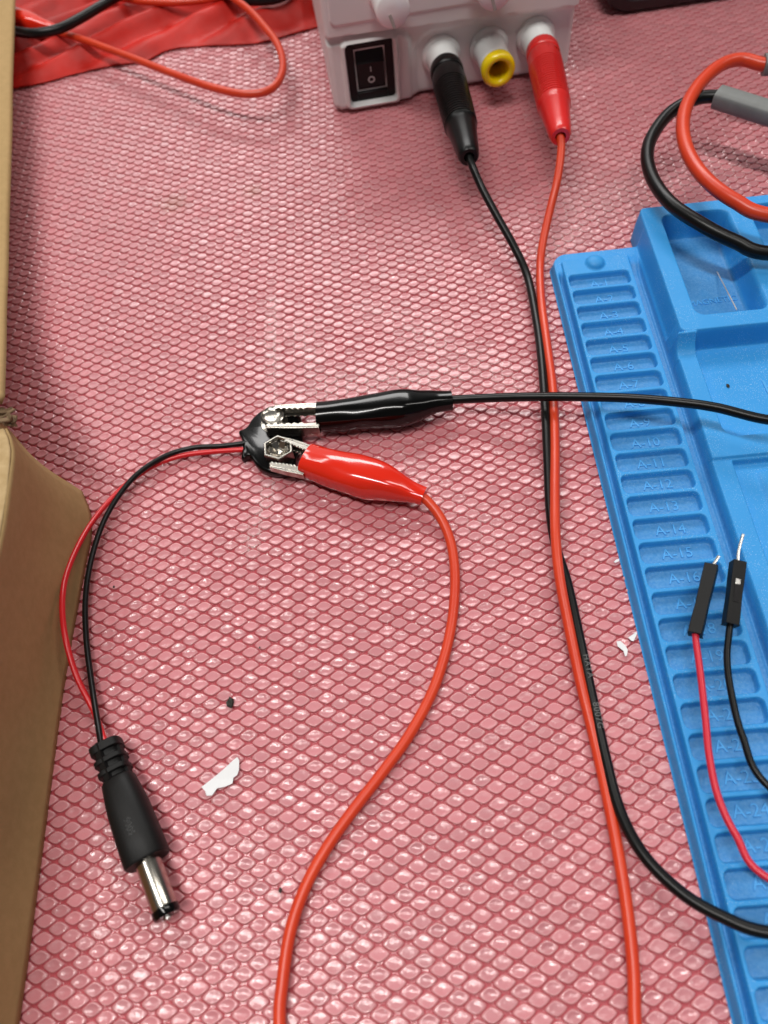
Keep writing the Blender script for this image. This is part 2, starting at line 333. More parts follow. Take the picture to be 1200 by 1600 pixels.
# ------------------------------------------------------------------ blue silicone mat
SLOT_Y = lambda k: 179.9-6.85*(k-1)
def blue_mat():
    def zf(X, Y):
        out = rr(X, Y, 51.9, 300, -300, 194.3, 5.5)
        tr = rr(X, Y, 80.4, 300, 148.2, 202.6, 2.6)
        Z = 4.1*sm(out+.55, 1.1)
        Z = np.where(sm(out+.2, .4) > 0, Z, 0)
        g = sm(np.abs(X-54.35)-.62, .9)*sm(Y-184, 4); Z = Z*(1-g)+1.6*g
        blk = sm(rr(X, Y, 55.1, 76.2, -300, 189.6, 1.0), .5)*sm(Y-191, 3); Z = Z+blk*np.maximum(5.0-Z, 0)
        for k in range(1, 37):
            y = SLOT_Y(k)
            s_ = sm(rr(X, Y, 56.2, 74.7, y-2.72, y+2.72, 1.45), .55); Z = Z-2.3*s_
        dm = np.hypot(X-65.3, Y-187.0)/3.0; Z = Z+1.9*np.sqrt(np.clip(1-dm**2, 0, 1))
        ch = sm(np.maximum(76.6-X, X-79.6), .7)*sm(Y-186, 9); Z = Z*(1-ch)+1.7*ch
        ch2 = np.exp(-((X-78.3)/.45)**2)*sm(Y-188, 2); Z = Z+.35*ch2*ch
        # outer tray walls and lower ledge
        lo = sm(np.maximum(80.0-X, Y-153), 1.0)                       # ledge, z 7
        zl = np.where(Y > 108.8, 7.0, 6.2)+0*X; zl = 6.2+.8*sm(108.8-Y, .5)
        Z = Z*(1-lo)+zl*lo
        f = np.clip((Y-143.2)/5.2, 0, 1); fil = 7+5*f**2.6
        slope = sm(79.9-X, 1.0)*(Y > 143)*(Y < 149)
        Z = np.where(slope > 0, Z*(1-slope)+np.maximum(Z, fil)*slope, Z)
        s_ = sm(rr(X, Y, 85.2, 170, 115.0, 153, 4.2)+.6, 1.2); Z = Z*(1-s_)+np.minimum(Z, 4.2)*s_
        t_ = sm(tr+.3, 1.5); Z = Z*(1-t_)+12*t_
        # recesses
        def rec(x0, x1, y0, y1, r, zz, wd=1.2):
            nonlocal Z
            s_ = sm(rr(X, Y, x0, x1, y0, y1, r)+wd*.5, wd); Z = Z*(1-s_)+np.minimum(Z, zz)*s_
        rec(86.6, 108.0, 154.2, 197.6, 3.2, 3.0, 2.2)
        rec(114.0, 150, 154.2, 198.2, 3.2, 3.0, 2.2)
        rec(156, 170, 154.2, 198.2, 3.2, 3.0, 2.2)
        rec(85.2, 170, -62, 108.2, .6, 4.3, .8)
        s_ = sm(rr(X, Y, 91.5, 112, 86, 104.6, .4), .4)-sm(rr(X, Y, 95.2, 108.2, 89, 102.2, .4), .4); Z = Z+.7*s_
        Z = Z+.0*X
        return Z, out, tr
    xs = np.concatenate([np.arange(51.2, 58, .16), np.arange(58, 74, .4), np.arange(74, 88.2, .2), np.arange(88.4, 120, .5), np.arange(120.5, 176, 1.2)])
    ys = np.concatenate([np.arange(-72, -20, 1.0), np.arange(-20, 204.6, .21)])
    X, Y = np.meshgrid(xs, ys, indexing='ij'); Z, out, tr = zf(X, Y)
    Z = Z+(vn(X/9, Y/9)-.5)*.12
    # pull the outermost ring exactly on the outline
    nx, ny = X.shape; Fq = grid_faces(nx, ny)
    sd = np.minimum(out, tr); inside = (sd < 0).ravel(); keep = inside[Fq].all(1); Fq = Fq[keep]
    cnt = np.bincount(Fq.ravel(), minlength=nx*ny).reshape(nx, ny); edge = (cnt > 0) & (cnt < 4) & (sd > -1.3)
    gx, gy = np.gradient(sd, xs, ys); gl = np.hypot(gx, gy)+1e-9
    X = np.where(edge, X-sd*gx/gl, X); Y = np.where(edge, Y-sd*gy/gl, Y); Z = np.where(edge, .4, Z)
    used = np.unique(Fq); remap = np.full(nx*ny, -1); remap[used] = np.arange(len(used)); Fq = remap[Fq]
    V = np.stack([X.ravel(), Y.ravel(), Z.ravel()], 1)[used]
    root = empty('repair_mat', (114, 65, -.8)); tag(root, 'blue silicone repair mat with numbered slots and raised trays', 'silicone mat')
    zz = Z.ravel()[used]; XX, YY = X.ravel()[used], Y.ravel()[used]
    dust_shade = np.clip((3.6-zz)/.5, 0, 1)*np.clip((XX-53)/.5, 0, 1)*(.75+.5*vn(XX/3, YY/3))  # mask of the low floors, for both settled dust and painted shade
    mesh_obj('mat_body', V, Fq, M['blue'], root, attrs=dict(dust_shade=np.clip(dust_shade, 0, 1)))
    def text(s_, x, y, z, size, name, rz=0):
        cu = bpy.data.curves.new(name, 'FONT'); cu.body = s_; cu.size = size*MM; cu.extrude = .16*MM; cu.bevel_depth = .06*MM; cu.offset = -.06*MM
        cu.align_x = 'CENTER'; cu.align_y = 'CENTER'; cu.resolution_u = 3
        tmp = bpy.data.objects.new('tmp', cu); sc.collection.objects.link(tmp)
        dg = bpy.context.evaluated_depsgraph_get(); me = bpy.data.meshes.new_from_object(tmp.evaluated_get(dg))
        bpy.data.objects.remove(tmp); me.name = name; me.materials.clear(); me.materials.append(M['blue_mark'])
        o = bpy.data.objects.new(name, me); sc.collection.objects.link(o); o.parent = root
        o.location = (np.array([x, y, z])-origin_of(root))*MM; o.rotation_euler = (0, 0, rz)
    for k in range(1, 28): text('A-%d' % k, 65.8, SLOT_Y(k)+.1, 2.72, 4.0, 'slot_number')
    text('MAGNETIC', 97.5, 167.5, 3.05, 3.0, 'embossed_word', .05)
    text('H', 104, 132, 4.25, 7.0, 'embossed_letter', .05)
blue_mat()

# ------------------------------------------------------------------ cardboard box
def cardboard_box():
    root = empty('cardboard_box', (-130, 30, 0)); tag(root, 'brown cardboard box with a crumpled corner at the left edge of the photo', 'box')
    # side wall: a sheet from the table up to the folded top edge, bowed and crushed at the far corner
    nu, nv = 90, 24; V = []; 
    base = spline([(-91, -120, 0), (-91, -60, 0), (-90.6, 0, 0), (-91.5, 60, 0), (-90.6, 98, 0), (-90.2, 106, 0), (-91.3, 114, 0), (-95, 122, 0)], 1)
    topc = spline([(-93, -120, 42), (-93, -60, 42), (-92, 0, 42), (-90.5, 50, 42), (-89.4, 81, 42), (-90.2, 98, 42), (-91.2, 108, 42), (-93.5, 113.5, 42.4)], 1)
    bi = np.linspace(0, len(base)-1, nu); ti = np.linspace(0, len(topc)-1, nu)
    P = []
    for i in range(nu):
        b = np.array([np.interp(bi[i], np.arange(len(base)), base[:, k]) for k in range(3)]); t = np.array([np.interp(ti[i], np.arange(len(topc)), topc[:, k]) for k in range(3)])
        for j in range(nv):
            s_ = j/(nv-1); p = b*(1-s_)+t*s_
            p[0] += -1.9*math.sin(s_*math.pi)-.6*s_+(float(vn(np.array(p[1]/16), np.array(s_*2)))-.5)*1.6*math.sin(s_*math.pi)
            P.append(p)
    P = np.array(P); Fq = grid_faces(nu, nv)
    o = mesh_obj('side_wall', P, Fq, M['card'], root); md = o.modifiers.new('s', 'SOLIDIFY'); md.thickness = 1.8*MM; md.offset = 0
    # top, folded inwards from the wall's top edge
    P = []; 
    for i in range(nu):
        t = np.array([np.interp(ti[i], np.arange(len(topc)), topc[:, k]) for k in range(3)])
        for j, (dx, dz) in enumerate([(0, 0), (-.3, .35), (-.9, .5), (-8, .9), (-30, -1), (-75, -3)]):
            P.append(t+np.array([dx, 0, dz+(float(vn(np.array(t[1]/12), np.array(j*1.)))-.5)*.6]))
    o = mesh_obj('top_flap', np.array(P), grid_faces(nu, 6), M['card_in'], root); md = o.modifiers.new('s', 'SOLIDIFY'); md.thickness = 1.2*MM; md.offset = -1
    # rear end wall
    mb = MB(); box(mb, (-133, 118, 21), EX, EY, EZ, 36, 1.2, 20); mb.build('rear_wall', M['card'], root, bevel=.4)
    # open rear flap standing out beyond the box, seen as the strip up the left side
    a, b2 = at(4, 632, 44), at(22.5, -6, 14)
    P = []; n = 80
    for i in range(n):
        s_ = i/(n-1); p = at(4+18.5*s_, 632-638*s_, 15+29*math.exp(-(s_/.13)**1.3)); 
        w_ = (float(vn(np.array(s_*9), np.array(3.)))-.5)*.4
        for dx, dz in ((w_, 0), (-.8+w_, .7), (-10, .6), (-22, -2)): P.append(p+np.array([dx, 0, dz]))
    o = mesh_obj('rear_flap', np.array(P), grid_faces(n, 4), M['card'], root); md = o.modifiers.new('s', 'SOLIDIFY'); md.thickness = 2.2*MM; md.offset = 1
    mb = MB()                                              # crushed corner: torn layers
    for (px, py, z, r_) in ((6, 648, 41, 2.6), (12, 656, 41.5, 2.0), (1, 655, 43, 2.8), (15, 661, 41, 1.5), (3, 642, 42, 1.8), (9, 663, 41.5, 1.8)):
        c = at(px, py, z); q = [c+np.array([random.uniform(-1, 1)*r_*1.1, random.uniform(-.6, .6)*r_, random.uniform(-.4, .4)*r_]) for _ in range(5)]
        loft(mb, spline(q, .5), .7, .35, n=8, p=3)
    mb.build('crumpled_corner', M['core'], root)
cardboard_box()

# ------------------------------------------------------------------ power supply
PA = at(525, 176); PB = at(828, 124); PU = PB-PA; PU /= np.linalg.norm(PU); PN = np.array([PU[1], -PU[0], 0.])
def hit(px, py, off=0.0):
    d = R@np.array([px-CX, CY-py, -F]); t = ((PA+PN*off-C0)@PN)/(d@PN); P = C0+t*d
    return (P-PA)@PU, P[2]
def fp(u, v, o=0.0): return PA+PU*u+EZ*v+PN*o
ZB = .9
def psu():
    root = empty('bench_power_supply', PA+PU*46-PN*70); tag(root, 'light grey bench power supply with rocker switch, knobs and three round sockets', 'power supply')
    u = np.concatenate([np.linspace(-.3, 2.5, 12), np.arange(3, 91, .42), np.linspace(91.2, 93.6, 10)]); v = np.concatenate([np.linspace(ZB, 3.5, 12), np.arange(4, 45, .36), np.arange(45.5, 74, 1.3)])
    U, Vv = np.meshgrid(u, v, indexing='ij')
    O = np.zeros_like(U)
    sw = [hit(529, 66), hit(609, 52), hit(551, 162), hit(624, 147)]
    su0, su1 = (sw[0][0]+sw[2][0])/2+.3, (sw[1][0]+sw[3][0])/2; sv1, sv0 = (sw[0][1]+sw[1][1])/2, (sw[2][1]+sw[3][1])/2
    line = 29.6-.036*U
    O += 2.8*sm(line-Vv, .8)
    dA = hit(517, 37); dB = hit(596, 22)
    O += .5*sm(rr(U, Vv-.0*U, dA[0]-.4, 62, dA[1]+.4, 70, 2.2), .35)
    O += 1.6*sm(rr(U, Vv, -20, 30.5, -20, 26.8, 4.5), 2.0)*(Vv < 40)
    O += 1.7*sm(rr(U, Vv, su0-1.3, su1+1.3, sv0-1.2, sv1+1.2, 2.2), .7)
    O -= 4.3*sm(rr(U, Vv, su0+.3, su1-.3, sv0+.3, sv1-.3, 1.6), .6)
    O += -1.4*sm(rr(U, Vv, 32.5, 130, -20, 24.3, 7.5), 2.2)
    e = rr(U, Vv, -.3, 93.6, ZB, 74, 3.0); O -= 2.2*(1-np.sqrt(np.clip(1-np.clip((e+2.2)/2.2, 0, 1)**2, 0, 1)))
    # round the lower corners in outline
    P = PA+U[..., None]*PU+Vv[..., None]*EZ+O[..., None]*PN
    Rc = 3.0
    for (cu_, sg) in ((-.3+Rc, -1), (93.6-Rc, 1)):
        mk = (sg*(U-cu_) > 0) & (Vv < ZB+Rc); du = (U-cu_); dv = (Vv-ZB-Rc); mx = np.maximum(np.abs(du), np.abs(dv)); L_ = np.hypot(du, dv)+1e-6
        k = np.where(mk, mx/L_, 1); P = np.where(mk[..., None], PA+(cu_+du*k)[..., None]*PU+(ZB+Rc+dv*k)[..., None]*EZ+O[..., None]*PN, P)
    nx, ny = U.shape; V = P.reshape(-1, 3); Fq = grid_faces(nx, ny)
    loop = [i*ny for i in range(nx)]+[(nx-1)*ny+j for j in range(1, ny)]+[i*ny+ny-1 for i in range(nx-2, -1, -1)]+[j for j in range(ny-2, 0, -1)]
    back = V[loop]-PN*150; b0 = len(V); V = np.vstack([V, back]); n = len(loop)
    Fs = [tuple(f) for f in Fq]+[(loop[(i+1) % n], loop[i], b0+i, b0+(i+1) % n) for i in range(n)]+[tuple(b0+i for i in range(n))]
    o = mesh_obj('housing', V, Fs, M['psu'], root); o.data.set_sharp_from_angle(angle=math.radians(50))
    # rocker switch
    mb = MB(); uc, vc = (su0+su1)/2, (sv0+sv1)/2; hu, hv = (su1-su0)/2-.35, (sv1-sv0)/2-.35
    for (c, a_, b_) in (((uc-hu*.83, vc), hu*.17, hv), ((uc+hu*.83, vc), hu*.17, hv), ((uc, vc+hv*.86), hu*.66, hv*.14), ((uc, vc-hv*.86), hu*.66, hv*.14)):
        box(mb, fp(c[0], c[1], -.9), PU, EZ, PN, a_, b_, 1.3)
    box(mb, fp(uc, vc, -2.9), PU, EZ, PN, hu*.99, hv*.99, .5)
    sw_ = mb.build('rocker_switch', M['dark'], root, bevel=.25)
    mb = MB(); hu2, hv2 = hu*.60, hv*.68
    prof = [(-hv2, .9), (-hv2*.2, -.6), (hv2*.45, -.9), (hv2*.5, -.2), (hv2, .3)]
    prof = [(-hv2, -.9), (hv2*.35, .5), (hv2*.4, .2), (hv2, -1.2)]
    V = [fp(uc+s_*hu2, vc+y, o_) for s_ in (-1, 1) for (y, o_) in prof]+[fp(uc+s_*hu2, vc+y, -2.6) for s_ in (-1, 1) for y in (-hv2, hv2)]
    mb.add(V, [(i, i+1, i+5, i+4) for i in range(3)]+[(0, 8, 9, 3, 2, 1), (4, 5, 6, 7, 11, 10), (0, 4, 10, 8), (3, 9, 11, 7)])
    rk = mb.build('rocker', M['dark'], sw_, smooth=False, bevel=.2)
    sl = lambda y: np.interp(y, [-hv2, hv2*.35], [-.9, .5])+.06
    mb = MB(); y = hv2*.05; box(mb, fp(uc, vc+y, sl(y)), PU, EZ, PN, .14, 1.1, .06)
    y = -hv2*.52; c = fp(uc, vc+y, sl(y)-.02); V = []; n = 28
    for k in range(n):
        th = 2*math.pi*k/n
        for r_, oo in ((.85, 0), (.85, .12), (1.35, .12), (1.35, 0)): V.append(c+PU*math.cos(th)*r_+EZ*math.sin(th)*r_+PN*(oo+math.sin(th)*r_*.125))
    mb.add(V, [(k*4+j, k*4+(j+1) % 4, ((k+1) % n)*4+(j+1) % 4, ((k+1) % n)*4+j) for k in range(n) for j in range(4)])
    mb.build('switch_marking', M['white'], sw_, smooth=False)
    # posts
    for (px, py, ln, ring) in ((690, 88, 10.5, 0), (765, 76, 12, 1), (838, 60, 10.5, 0)):
        uu, vv = hit(px, py); mb = MB()
        lathe(mb, fp(uu, vv, -1.5), PN, [(0, 7.4), (.9, 7.4), (1.4, 7.0), (2.0, 6.2), (6, 5.9), (ln+1.3, 6.0), (ln+1.5, 5.6)]+([(ln+1.5, 1)] if not ring else [(ln+1.2, 3.6), (ln-7, 3.6), (ln-7, .1)]), 40)
        p = mb.build('binding_post', M['post'], root)
        if ring:
            mb = MB(); n = 44; V = []
            a_, b_, d_ = frame(PN); c = fp(uu, vv, ln)
            prof = [(0, 5.9), (0.0, 6.2), (1.2, 6.35), (2.6, 6.3), (3.4, 5.9), (3.8, 5.2), (3.8, 4.5), (3.5, 3.9), (2.8, 3.5), (-1, 3.4), (-7, 3.3), (-7, .1)]
            for (t, r_) in prof:
                for k in range(n): th = 2*math.pi*k/n; V.append(c+d_*t+(a_*math.cos(th)+b_*math.sin(th))*r_)
            mb.add(V, [(i*n+k, i*n+(k+1) % n, (i+1)*n+(k+1) % n, (i+1)*n+k) for i in range(len(prof)-1) for k in range(n)])
            mb.build('socket_ring', M['yellow'], p)
            p.data.materials[0] = M['post']
            mb = MB(); lathe(mb, fp(uu, vv, ln-6.5), PN, [(0, 3.1), (.4, 3.1)], 24); mb.build('socket_hole', M['dark'], p)
    # knobs
    for (px, py) in ((614, 17), (774, -11)):
        uu, vv = hit(px, py, 17); mb = MB()
        lathe(mb, fp(uu, vv, 2.2), PN, [(0, 7.6), (1.2, 7.4), (1.6, 6.3), (8, 6.1), (14, 5.9), (14.6, 5.7), (15, 5.2), (15.1, 1)], 40)
        kb = mb.build('knob', M['knob'], root)
        mb = MB(); box(mb, fp(uu-.55, vv-3.2, 17.25), (PU*.94+EZ*.28), (EZ*.94-PU*.28), PN, .55, 2.4, .12); mb.build('pointer_line', M['pointer'], kb, bevel=.05)
    for (uu, dd) in ((10, 12), (84, 12), (10, 135), (84, 135)):
        mb = MB(); lathe(mb, fp(uu, -.4, -dd), EZ, [(0, 5), (1.5, 5.2)], 20); mb.build('rubber_foot', M['black_matt'], root)
psu()

# ------------------------------------------------------------------ test leads: plug + cable + clip
def banana_plug(root, px, py, tip, m, side):
    uu, vv = hit(px, py); A = fp(uu, vv, 8.6); B = np.array(tip); d = B-A; L = np.linalg.norm(d); d /= L
    mb = MB(); prof = [(0, 4), (0, 5.6), (.4, 6.0), (1.2, 6.15), (4.6, 6.15), (5.2, 6.0), (5.5, 5.6), (6.4, 5.55), (6.8, 5.9), (7.6, 6.1), (10, 6.2), (14.5, 6.2)]
    t = 15.
    while t < L*.66:
        r_ = 6.15-.45*(t-15)/(L*.66-15)
        prof += [(t, r_), (t+.45, r_), (t+.6, r_-.5), (t+1.0, r_-.5), (t+1.15, r_)]; t += 1.5
    prof += [(L*.67, 5.7), (L*.69, 5.2), (L*.71, 5.0), (L*.9, 4.0), (L*.97, 3.6), (L*.99, 3.3), (L, 2.9), (L, 1.7), (L-2.5, 1.5)]
    lathe(mb, A, d, prof, 44)
    pl = mb.build('banana_plug', m, root)
    a_, b_, _ = frame(d); nn = (b_*.75+a_*side*.66)    # screw hole on the sleeve
    mb = MB(); c = A+d*9.5+nn*6.0; lathe(mb, c-nn*.6, nn, [(0, 1.3), (.78, 1.3)], 20); mb.build('screw_hole', M['dark'] if m is M['black_plug'] else M['red_gloss'], pl)
    # flattened grip on the upper side
    return B
def clip_boot(root, cs, ra, rb, m, name='boot'):
    mb = MB(); P = spline(cs, .8); n0 = np.linspace(0, 1, len(cs)); n1 = np.linspace(0, 1, len(P))
    seg = np.array([0]+list(np.cumsum([np.linalg.norm(np.array(cs[i+1])-np.array(cs[i])) for i in range(len(cs)-1)])))
    sg = np.array([0]+list(np.cumsum(np.linalg.norm(np.diff(P, axis=0), axis=1)))); sg *= seg[-1]/sg[-1]
    RA = np.interp(sg, seg, ra); RB = np.interp(sg, seg, rb)
    k = np.ones(7)/7; RA = np.convolve(np.pad(RA, 3, 'edge'), k, 'valid'); RB = np.convolve(np.pad(RB, 3, 'edge'), k, 'valid')
    loft(mb, P, RA, RB, n=36, p=2.5, wob=.16)
    # open mouth: replace the front cap by an inner wall
    mb.f = [f for f in mb.f if len(f) == 4]
    loft(mb, P[:14], RA[:14]-.55, RB[:14]-.55, n=36, p=2.5); mb.f = [f for f in mb.f if len(f) == 4]
    V0 = len(mb.v)//1
    nA = len(P)*36; mb.f += [(k_, nA+k_, nA+(k_+1) % 36, (k_+1) % 36) for k_ in range(36)]
    mb.f.append(tuple(nA+13*36+k_ for k_ in range(36)))
    mb.f.append(tuple((len(P)-1)*36+k_ for k_ in range(36)))
    return mb.build(name, m, root)
def jaw(root, p0, p1, side, w0, w1, z0, z1, teeth=6):
    """nickel jaw from tip p0 to root p1; side = +1/-1 which way the teeth point"""
    p0, p1 = np.array(p0[:2]), np.array(p1[:2]); d = p1-p0; L = np.linalg.norm(d); d /= L; n = np.array([-d[1], d[0]])*side
    T = []; N = teeth*2; tl = L*.72
    for i in range(N+1):
        s_ = tl*i/N; wd = w0+(w1-w0)*s_/L; T.append(p0+d*s_+n*(wd/2+(.34 if i % 2 else -.2)))
    T.append(p1+n*w1/2)
    outer = [p1-n*w1/2, p0+d*L*.5-n*(w0+w1)/4, p0+d*.6-n*w0/2, p0+n*0]
    mb = MB(); poly = [tuple(q) for q in T+outer]
    prism(mb, poly, z1-.45, z1); prism(mb, poly, z0, z0+.45)
    wall = [p0+d*.3-n*w0/2, p1-n*w1/2, p1-n*(w1/2+.5), p0+d*L*.5-n*((w0+w1)/4+.62), p0+d*.3-n*(w0/2+.4)]
    prism(mb, [tuple(q) for q in wall], z0+.02, z1-.02)
    return mb.build('jaw', M['nickel'], root, smooth=False, bevel=.12)
# black lead
root = empty('test_lead', at(600, 640, 0)); tag(root, 'black test lead with banana plug in the power supply and black alligator clip', 'test lead', 'test leads plugged into the power supply')
Bt = banana_plug(root, 690, 88, at(733, 246, 20), M['black_plug'], -1)
end = at(1200, 1457, 9); e2 = at(1200, 656, 17.5)
pts = [Bt-(Bt-at(697, 110, 20))*.04, at(739, 262, 18.5), at(752, 292, 15), at(775, 335, 11), at(803, 385, 7), at(824, 432, 4.3), at(838, 500, 4.4), at(846, 560, 5.2), at(852, 640, 5.6), at(856, 720, 5.4), at(860, 800, 4.8), at(869, 855, 3.6), at(886, 910, 3.4), at(906, 1000, 3.2), at(925, 1090, 2.6), at(945, 1180, 2.4), at(968, 1265, 3), at(1005, 1335, 4.5), at(1065, 1395, 6), at(1130, 1433, 7.6), end,
       end+np.array([16, -2, 1]), end+np.array([42, 2, 3]), end+np.array([64, 22, 6]), e2+np.array([62, -45, 2]), e2+np.array([40, -16, 0]), e2+np.array([14, -3, 0]), e2,
       at(1120, 637, 16.8), at(1060, 628.5, 15.6), at(980, 622, 13), at(900, 620, 11.5), at(830, 620, 10), at(760, 622, 7.8), at(702, 625, 6.2), at(680, 628, 6)]
tube(pts, 1.27, 16, .8).build('cable', M['black'], root)
clip = clip_boot(root, [at(497, 651, 5.6), at(530, 649, 5.8), at(565, 645, 6), at(605, 640, 6.4), at(630, 637, 6.5), at(650, 634, 6.4), at(675, 629, 6.2), at(706, 626, 6)], [4.1, 4.2, 4.5, 5.1, 5.4, 4.6, 3.1, 2.5], [3.9, 4, 4.2, 4.9, 5.1, 4.3, 3.0, 2.6], M['black_gloss'])
clip.name = 'alligator_clip'
jaw(clip, at(415, 666, 7), at(499, 664, 7), 1, .9, 1.5, 3.4, 7.4)
jaw(clip, at(427, 637, 7), at(499, 635, 7), -1, .8, 1.5, 3.2, 7.2)
# red lead
root = empty('test_lead', at(700, 1000, 0)); tag(root, 'orange-red test lead with red banana plug in the power supply and red alligator clip', 'test lead', 'test leads plugged into the power supply')
Bt = banana_plug(root, 838, 60, at(876, 214, 22), M['red_plug'], -1)
eb = at(993, 1612, 1.9); ec = at(437, 1612, 1.9)
pts = [Bt-np.array([0, -2, 0]), at(877, 232, 20), at(871, 280, 16), at(859, 330, 11), at(848, 380, 7), at(844, 420, 5), at(846, 470, 5), at(855, 540, 5.4), at(864, 610, 5.6), at(867, 690, 6), at(867, 770, 6.6), at(868, 835, 6.8), at(874, 900, 5.8), at(889, 980, 4.2), at(908, 1070, 3), at(930, 1160, 1.9), at(950, 1250, 1.9), at(968, 1345, 1.9), at(981, 1430, 1.9), at(990, 1520, 1.9), eb,
       eb+np.array([-2, -18, 0]), eb+np.array([-18, -38, 0]), ec+np.array([25, -42, 0]), ec+np.array([2, -20, 0]), ec,
       at(442, 1530, 1.9), at(455, 1450, 1.9), at(480, 1380, 1.9), at(515, 1318, 1.9), at(555, 1262, 1.9), at(600, 1204, 1.9), at(643, 1143, 1.9), at(680, 1070, 1.9), at(703, 990, 1.9), at(711, 915, 2), at(706, 855, 2.8), at(690, 812, 4), at(668, 783, 5.2), at(650, 770, 5.6)]
tube(pts, 1.3, 16, .8).build('cable', M['orange'], root)
clip = clip_boot(root, [at(480, 718, 5.4), at(505, 727, 5.7), at(535, 737, 6), at(570, 746, 6.2), at(595, 752, 6.2), at(620, 761, 6), at(642, 769, 5.7), at(663, 776, 5.5)], [4.7, 4.9, 5.3, 5.8, 5.4, 4.0, 2.7, 2.3], [3.6, 4.1, 4.8, 5.3, 5.0, 3.9, 2.7, 2.3], M['red_gloss'])
clip.name = 'alligator_clip'
jaw(clip, at(420, 723, 7), at(476, 733, 7), 1, 1.2, 2.2, 4.2, 6.5, 7)
jaw(clip, at(444, 685, 7), at(490, 703, 7), -1, .9, 1.8, 2.8, 6.6, 7)
# print on the black cable
def cable_text(s_, p0, p1, size, parent):
    cu = bpy.data.curves.new('print', 'FONT'); cu.body = s_; cu.size = size*MM; cu.extrude = .02*MM; cu.align_y = 'CENTER'; cu.space_character = 1.15
    tmp = bpy.data.objects.new('tmp', cu); sc.collection.objects.link(tmp); dg = bpy.context.evaluated_depsgraph_get(); me = bpy.data.meshes.new_from_object(tmp.evaluated_get(dg)); bpy.data.objects.remove(tmp)
    me.materials.clear(); me.materials.append(M['ink']); o = bpy.data.objects.new('printed_text', me); sc.collection.objects.link(o); o.parent = parent
    d = p1-p0; o.location = (p0-origin_of(parent))*MM; o.rotation_euler = (0, 0, math.atan2(d[1], d[0]))
blk = [o for o in bpy.data.objects if o.name == 'test_lead'][0]
cable_text('HAYA', at(915, 1022, 4.38), at(925, 1068, 4.1), 2.0, blk)
cable_text('8007G', at(930, 1097, 3.88), at(940, 1145, 3.75), 2.0, blk)

